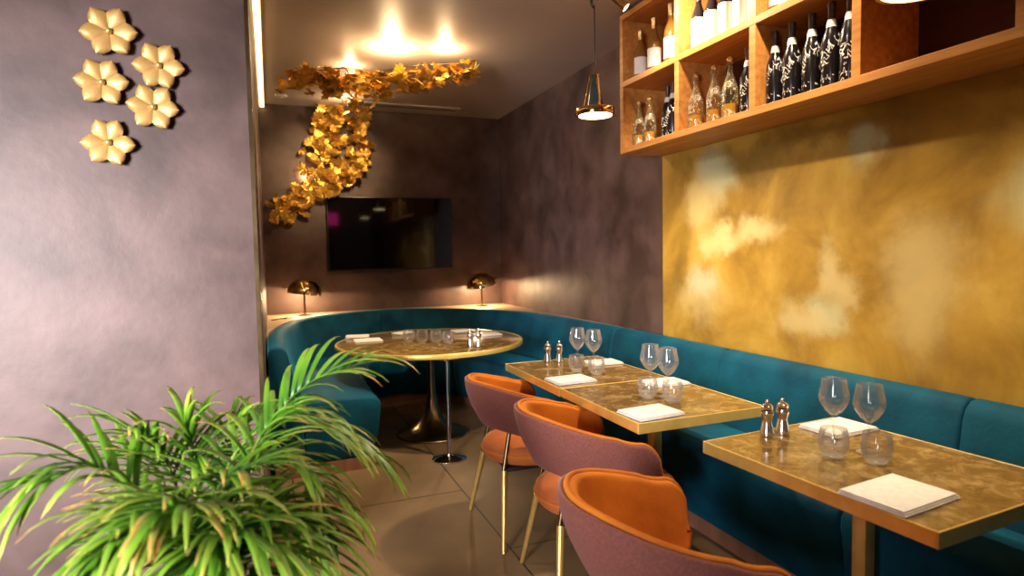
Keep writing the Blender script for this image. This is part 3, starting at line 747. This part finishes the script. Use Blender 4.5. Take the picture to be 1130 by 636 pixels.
# ceiling part: two branches over the round table
cl = [[(.28, 5.25, .22), (.42, 5.10, .26), (.62, 5.05, .26), (.78, 5.2, .24), (.80, 5.6, .22), (.76, 6.0, .22), (.73, 6.45, .22)],
      [(.80, 5.2, .2), (.95, 5.05, .2), (1.10, 4.85, .19), (1.28, 4.72, .16), (1.38, 4.62, .11), (1.46, 4.54, .04)]]
for line, cnt in ((cl[0][:4], 60), (cl[0], 70), (cl[1], 72)):
    for i in range(cnt):
        q = rnd.random() * (len(line) - 1); k = int(q); t = q - k
        a, b = line[k], line[min(k + 1, len(line) - 1)]
        cx, cy, w = [a[j] + (b[j] - a[j]) * t for j in range(3)]
        ang = rnd.random() * 2 * PI; ra = w * math.sqrt(rnd.random())
        spots.append((Vector((cx + ra * math.cos(ang), min(cy + ra * math.sin(ang), YB - .08), H - .09 - rnd.random() * .12)), 'ceil', rnd.uniform(.07, .098)))
rest = bmesh.new()
order = sorted(range(len(spots)), key=lambda i: spots[i][0].y - (0.0 if spots[i][1] == 'ceil' else .3))
first100 = set(order[:50]) | set([i for i in order if spots[i][1] == 'wall'][:46])
while len(first100) > 96: first100.pop()
for i, (p, kind, sz) in enumerate(spots):
    if kind == 'wall': R_ = Matrix.Rotation(PI / 2, 4, 'X') @ Matrix.Rotation(rnd.uniform(0, 2 * PI), 4, 'Z')
    else: R_ = Matrix.Rotation(rnd.uniform(0, 2 * PI), 4, 'Z') @ Matrix.Rotation(PI if rnd.random() < .5 else 0, 4, 'X')
    T_ = Matrix.Rotation(rnd.gauss(0, .45), 4, 'X') @ Matrix.Rotation(rnd.gauss(0, .45), 4, 'Y')
    m4 = Matrix.Translation(p - sc_root.location) @ T_ @ R_
    if i in first100:
        o = bpy.data.objects.new('leaf', variants[i % 4]); C.objects.link(o); o.parent = sc_root
        o.matrix_local = m4 @ Matrix.Scale(sz, 4)
    else: leaf_bm(rest, sz, .5, .5, m4)
o = finish('leaves', rest, 'gold_leaf', sc_root); o['kind'] = 'stuff'
bm = bmesh.new(); SL = sc_root.location.copy()
for ln in ([(.28, 5.25, H - .07), (.6, 5.08, H - .05), (.80, 5.2, H - .05), (.80, 5.7, H - .05), (.74, 6.3, H - .06), (.72, YB - .06, 2.82), (.68, YB - .05, 2.4), (.45, YB - .05, 2.08), (.17, YB - .05, 1.86)],
           [(.80, 5.2, H - .05), (1.10, 4.85, H - .05), (1.42, 4.6, H - .07), (1.53, 4.52, H - .06)]):
    tube(bm, catmull([Vector(q) - SL for q in ln], 6), .006, 6)
finish('branch', bm, 'bronze', sc_root, 60)

# petals on the left wall
def flower(name, loc, R, label, seed):
    r_ = random.Random(seed)
    t = root(name, loc, label, 'wall flower', group='gold flowers on the left wall')
    n = 6
    for k in range(n):
        bm = bmesh.new(); a = 2 * PI * k / n + r_.uniform(-.15, .15)
        g = []
        for i in range(9):
            u = i / 8; w = .34 * R * math.sin(PI * min(1, .12 + .88 * u) ** .9) ** .6 if u < 1 else 0
            w = R * .36 * (math.sin(PI * u ** 1.15) ** .62 if 0 < u < 1 else .05)
            rowv = []
            for j in range(5):
                v = (j - 2) / 2
                rowv.append((u * R, v * w, .018 + .35 * R * math.sin(u * 1.9) * .55 - .10 * R * v * v))
            g.append(rowv)
        M4 = Matrix.Rotation(PI / 2, 4, 'X') @ Matrix.Rotation(a, 4, 'Z') 
        top = [[bm.verts.new(M4 @ Vector(q)) for q in row] for row in g]
        bot = [[bm.verts.new(M4 @ (Vector(q) - Vector((0, 0, .006)))) for q in row] for row in g]
        for i in range(8):
            for j in range(4):
                bm.faces.new((top[i][j], top[i + 1][j], top[i + 1][j + 1], top[i][j + 1])); bm.faces.new((bot[i][j], bot[i][j + 1], bot[i + 1][j + 1], bot[i + 1][j]))
            bm.faces.new((top[i][0], bot[i][0], bot[i + 1][0], top[i + 1][0])); bm.faces.new((top[i][4], top[i + 1][4], bot[i + 1][4], bot[i][4]))
        bm.faces.new([top[8][j] for j in range(5)] + [bot[8][j] for j in range(4, -1, -1)]); bm.faces.new([top[0][j] for j in range(5)][::-1] + [bot[0][j] for j in range(5)])
        finish('petal', bm, 'gold_petal', t, 60)
    latho('stud', [(0, 0), (.012, 0), (.012, .03), (.006, .036), (0, .037)], 'brass', t, n=16, m4=Matrix.Rotation(PI / 2, 4, 'X'))
    return t
flower('gold_flower', (-.350, YP, 2.135), .085, 'pale gold six-petalled metal flower on the left wall, topmost', 3)
flower('gold_flower', (-.375, YP, 1.985), .085, 'pale gold metal flower on the left wall, just below the topmost', 4)
flower('gold_flower', (-.50, YP, 2.24), .09, 'pale gold metal flower on the left wall, up and left of the topmost pair', 5)
flower('gold_flower', (-.53, YP, 2.06), .085, 'pale gold metal flower on the left wall, left of the middle of the cluster', 6)
flower('gold_flower', (-.52, YP, 1.85), .085, 'pale gold metal flower on the left wall, lowest of the cluster', 8)

# ------------------------------------------------------------------ palm
fronds = [
 [(-0.138,1.600,0.655),(-0.098,1.650,0.854),(-0.001,1.700,1.010),(0.082,1.720,1.087),(0.219,1.750,1.127)],
 [(-0.148,1.600,0.657),(-0.121,1.650,0.904),(-0.012,1.700,0.997),(0.125,1.720,0.965),(0.246,1.700,0.871)],
 [(-0.148,1.600,0.657),(-0.111,1.600,0.830),(-0.025,1.600,0.940),(0.056,1.550,0.922),(0.098,1.500,0.832)],
 [(-0.177,1.600,0.663),(-0.188,1.700,0.851),(-0.203,1.750,1.002),(-0.216,1.750,1.098)],
 [(-0.196,1.600,0.668),(-0.229,1.700,0.834),(-0.271,1.750,0.964),(-0.317,1.700,1.051)],
 [(-0.157,1.600,0.659),(-0.143,1.800,0.858),(-0.117,1.850,1.004),(-0.068,1.850,1.063)],
 [(-0.133,1.550,0.679),(-0.087,1.500,0.822),(-0.018,1.450,0.872),(0.065,1.400,0.815)],
 [(-0.202,1.500,0.719),(-0.223,1.400,0.908),(-0.259,1.350,0.988),(-0.307,1.300,0.997)],
 [(-0.224,1.600,0.674),(-0.307,1.600,0.906),(-0.389,1.600,1.023),(-0.457,1.550,1.046)],
 [(-0.157,1.500,0.709),(-0.117,1.400,0.830),(-0.062,1.350,0.870),(0.015,1.300,0.830)],
 [(-0.184,1.500,0.715),(-0.148,1.400,0.914),(-0.150,1.300,1.024),(-0.195,1.250,1.064)],
 [(-0.148,1.500,0.707),(-0.089,1.500,0.907),(-0.031,1.550,1.033),(0.052,1.550,1.079),(0.145,1.550,1.012)],
 [(-0.186,1.600,0.665),(-0.241,1.750,0.698),(-0.308,1.900,0.849),(-0.391,1.950,0.896)],
 [(-0.157,1.600,0.659),(-0.141,1.500,0.874),(-0.122,1.450,1.010),(-0.078,1.400,1.078)],
 [(-0.166,1.500,0.711),(-0.161,1.350,0.880),(-0.200,1.300,0.944),(-0.243,1.250,0.939)],
]
for k_, dz in ((3, .10), (4, .05), (5, .09), (7, .10), (8, .08), (10, .10), (13, .11), (11, .04)):
    fronds[k_] = [(x, y, z - dz * i / (len(fronds[k_]) - 1)) for i, (x, y, z) in enumerate(fronds[k_])]
PB = Vector((-.18, 1.58, 0))
pp = root('potted_palm', PB, 'leafy green palm with drying yellow tips in front of the left wall', 'potted plant')
latho('pot', [(0, 0), (.13, 0), (.14, .01), (.175, .30), (.18, .33), (.165, .33), (.16, .30), (0, .30)], 'leafpot', pp, n=40)
latho('soil', [(0, .301), (.158, .301), (.15, .308), (0, .315)], 'soil', pp, n=24)
for k_, (dx, dy, dz) in zip((1, 2, 6, 9, 10, 13, 7, 14, 5), ((-.05, .05, -.14), (.03, -.1, -.12), (-.06, -.1, -.12), (-.06, .05, -.10), (.04, .05, -.12), (-.08, .1, -.13), (.0, .1, -.13), (.12, .1, -.12), (-.12, -.1, -.06))):
    fronds.append([(x + dx * (i + 1) / 4, y + dy * (i + 1) / 4, z + dz * (i + 1) / 4) for i, (x, y, z) in enumerate(fronds[k_])])
def frond(ctrl, k):
    r_ = random.Random(100 + k)
    base = PB + Vector((.07 * math.cos(k * 2.4), .07 * math.sin(k * 2.4), .312))
    pts = catmull([base] + [Vector(p) for p in ctrl], 8)
    pts = [p - PB for p in pts]
    bm = bmesh.new(); tube(bm, pts, .0055, 6, .002); 
    so = finish('frond_stem', bm, 'stem', pp, 60)
    bm = bmesh.new(); uvl = bm.loops.layers.uv.new('UVMap')
    n = len(pts); start = int(n * .34)
    tot = 17
    Lf = .20 if k not in (0, 1, 8) else .235
    for q in range(tot):
        fpos = start + (n - 1 - start) * q / (tot - 1); i = min(int(fpos), n - 2); w = fpos - i
        p = pts[i].lerp(pts[i + 1], w); t = (pts[i + 1] - pts[i]).normalized()
        side0 = t.cross(Vector((0, 0, 1))); side0 = side0.normalized() if side0.length > .1 else Vector((1, 0, 0))
        up = side0.cross(t).normalized()
        for sd in (-1, 1):
            a = math.radians(28 + 30 * (1 - q / tot) + r_.uniform(-7, 7))
            dirv = (t * math.cos(a) + side0 * sd * math.sin(a) * .9 + up * r_.uniform(.1, .45)).normalized()
            ll = Lf * (.55 + .45 * math.sin(PI * (.15 + .75 * q / tot))) * r_.uniform(.85, 1.12)
            wd = r_.uniform(.0062, .0088)
            droop = r_.uniform(.5, 1.15)
            col = []
            pos = p.copy(); dv = dirv.copy(); ns_ = 7
            tip = r_.uniform(-.32, .12)
            for j in range(ns_ + 1):
                u = j / ns_
                wj = wd * (math.sin(PI * (.12 + .86 * u)) ** .8 if u < 1 else .03)
                sdv = dv.cross(Vector((0, 0, 1))); sdv = sdv.normalized() if sdv.length > .1 else side0
                nv = sdv.cross(dv).normalized()
                col.append((bm.verts.new(pos - sdv * wj + nv * wj * .45), bm.verts.new(pos), bm.verts.new(pos + sdv * wj + nv * wj * .45), u))
                dv = (dv + Vector((0, 0, -1)) * droop * .24 * (.4 + u)).normalized()
                pos = pos + dv * ll / ns_
            for A, B in zip(col, col[1:]):
                for m_ in (0, 1):
                    f = bm.faces.new((A[m_], A[m_ + 1], B[m_ + 1], B[m_]))
                    for lp_, uu_ in zip(f.loops, (A[3], A[3], B[3], B[3])): lp_[uvl].uv = (max(0, uu_ + tip), .5)
    o = finish('frond', bm, 'palm', pp, 80)
    so.parent = o
    md = o.modifiers.new('thick', 'SOLIDIFY'); md.thickness = .0006
for k, c in enumerate(fronds): frond(c, k)

# lit pink sign on the wall side behind the viewpoint (mirrors in the television)
sg = root('pink_sign', (1.42, -2.2, 2.15), 'square pink lit sign seen mirrored in the black television', 'sign')
bxo('frame', (-.17, .17, -.05, -.002, 0, .34), 'black', sg)
bxo('panel', (-.15, .15, -.001, .004, .02, .32), 'pink', sg)
tubo('post', [(0, -.02, -2.15), (0, -.02, 0)], .02, 'black', sg)

# ------------------------------------------------------------------ lights
def light(kind, loc, power, col, **kw):
    l = bpy.data.lights.new('light', kind); l.energy = power; l.color = col
    o = bpy.data.objects.new('light', l); C.objects.link(o); o.location = loc
    tgt = kw.pop('to', None)
    for k, v in kw.items(): setattr(l, k, v)
    if tgt is not None: o.rotation_euler = (Vector(tgt) - Vector(loc)).to_track_quat('-Z', 'Y').to_euler()
    return o
W = (1, .66, .34); W2 = (1, .78, .52); D = (1, .92, .93)
# daylight from the shop front behind and to the left
light('AREA', (-2.5, -.8, 1.5), 82, D, to=(-.30, 2.6, .85), shape='RECTANGLE', size=1.0, size_y=1.5, spread=math.radians(60))
# pendants
for px_, py_, pz_, pw in ((1.706, 3.025, 2.15, 105), (1.72, 1.215, 2.12, 60)):
    light('SPOT', (px_, py_, pz_), pw, W2, to=(px_, py_, 0), spot_size=math.radians(150), spot_blend=.7, shadow_soft_size=.035)
# shelf spots
light('SPOT', (1.93, 2.80, 2.88), 90, W2, to=(2.30, 2.72, 2.45), spot_size=math.radians(125), spot_blend=.7, shadow_soft_size=.02)
light('SPOT', (1.90, 1.9, 2.9), 55, W2, to=(2.4, 1.95, 2.2), spot_size=math.radians(110), spot_blend=.6, shadow_soft_size=.02)
# mural wash
light('SPOT', (.9, 1.7, 2.9), 115, W2, to=(2.5, 2.3, 1.2), spot_size=math.radians(52), spot_blend=.8, shadow_soft_size=.04)
# ceiling downlights for aisle and bench
light('SPOT', (.35, 2.2, 2.9), 45, W2, to=(.45, 2.2, 0), spot_size=math.radians(60), spot_blend=.9, shadow_soft_size=.04)
light('SPOT', (.35, 3.6, 2.9), 270, W2, to=(.25, 5.0, .5), spot_size=math.radians(66), spot_blend=.8, shadow_soft_size=.05)
# leaf sculpture backlights, then a front spot onto the wall leaves
light('POINT', (.90, 4.62, H - .08), 24, W, shadow_soft_size=.03)
light('POINT', (1.28, 4.52, H - .07), 9, W, shadow_soft_size=.03)
light('POINT', (.66, 5.15, H - .045), 6, W, shadow_soft_size=.03)
light('POINT', (.74, 6.2, H - .12), 7, W, shadow_soft_size=.03)
light('POINT', (.36, YB - .05, 2.26), 2.5, W, shadow_soft_size=.02)
light('SPOT', (.75, 4.6, 2.75), 150, W, to=(.6, 6.6, 2.35), spot_size=math.radians(42), spot_blend=.9, shadow_soft_size=.04)
# table lamps
light('POINT', (.30, 6.36, .846 + .20), 60, W, shadow_soft_size=.02)
light('POINT', (2.16, 6.40, .846 + .20), 60, W, shadow_soft_size=.02)

w = bpy.data.worlds.new('world'); S.world = w; w.use_nodes = True
w.node_tree.nodes['Background'].inputs[0].default_value = (1, .82, .66, 1); w.node_tree.nodes['Background'].inputs[1].default_value = .05
S.view_settings.view_transform = 'Standard'; S.view_settings.look = 'None'; S.view_settings.gamma = 1
S.view_settings.use_curve_mapping = False; S.view_settings.exposure = 0
S.cycles.use_denoising = True; S.cycles.max_bounces = 8; S.cycles.transmission_bounces = 8; S.cycles.caustics_reflective = False
S.cycles.caustics_refractive = False; S.cycles.sample_clamp_indirect = 6
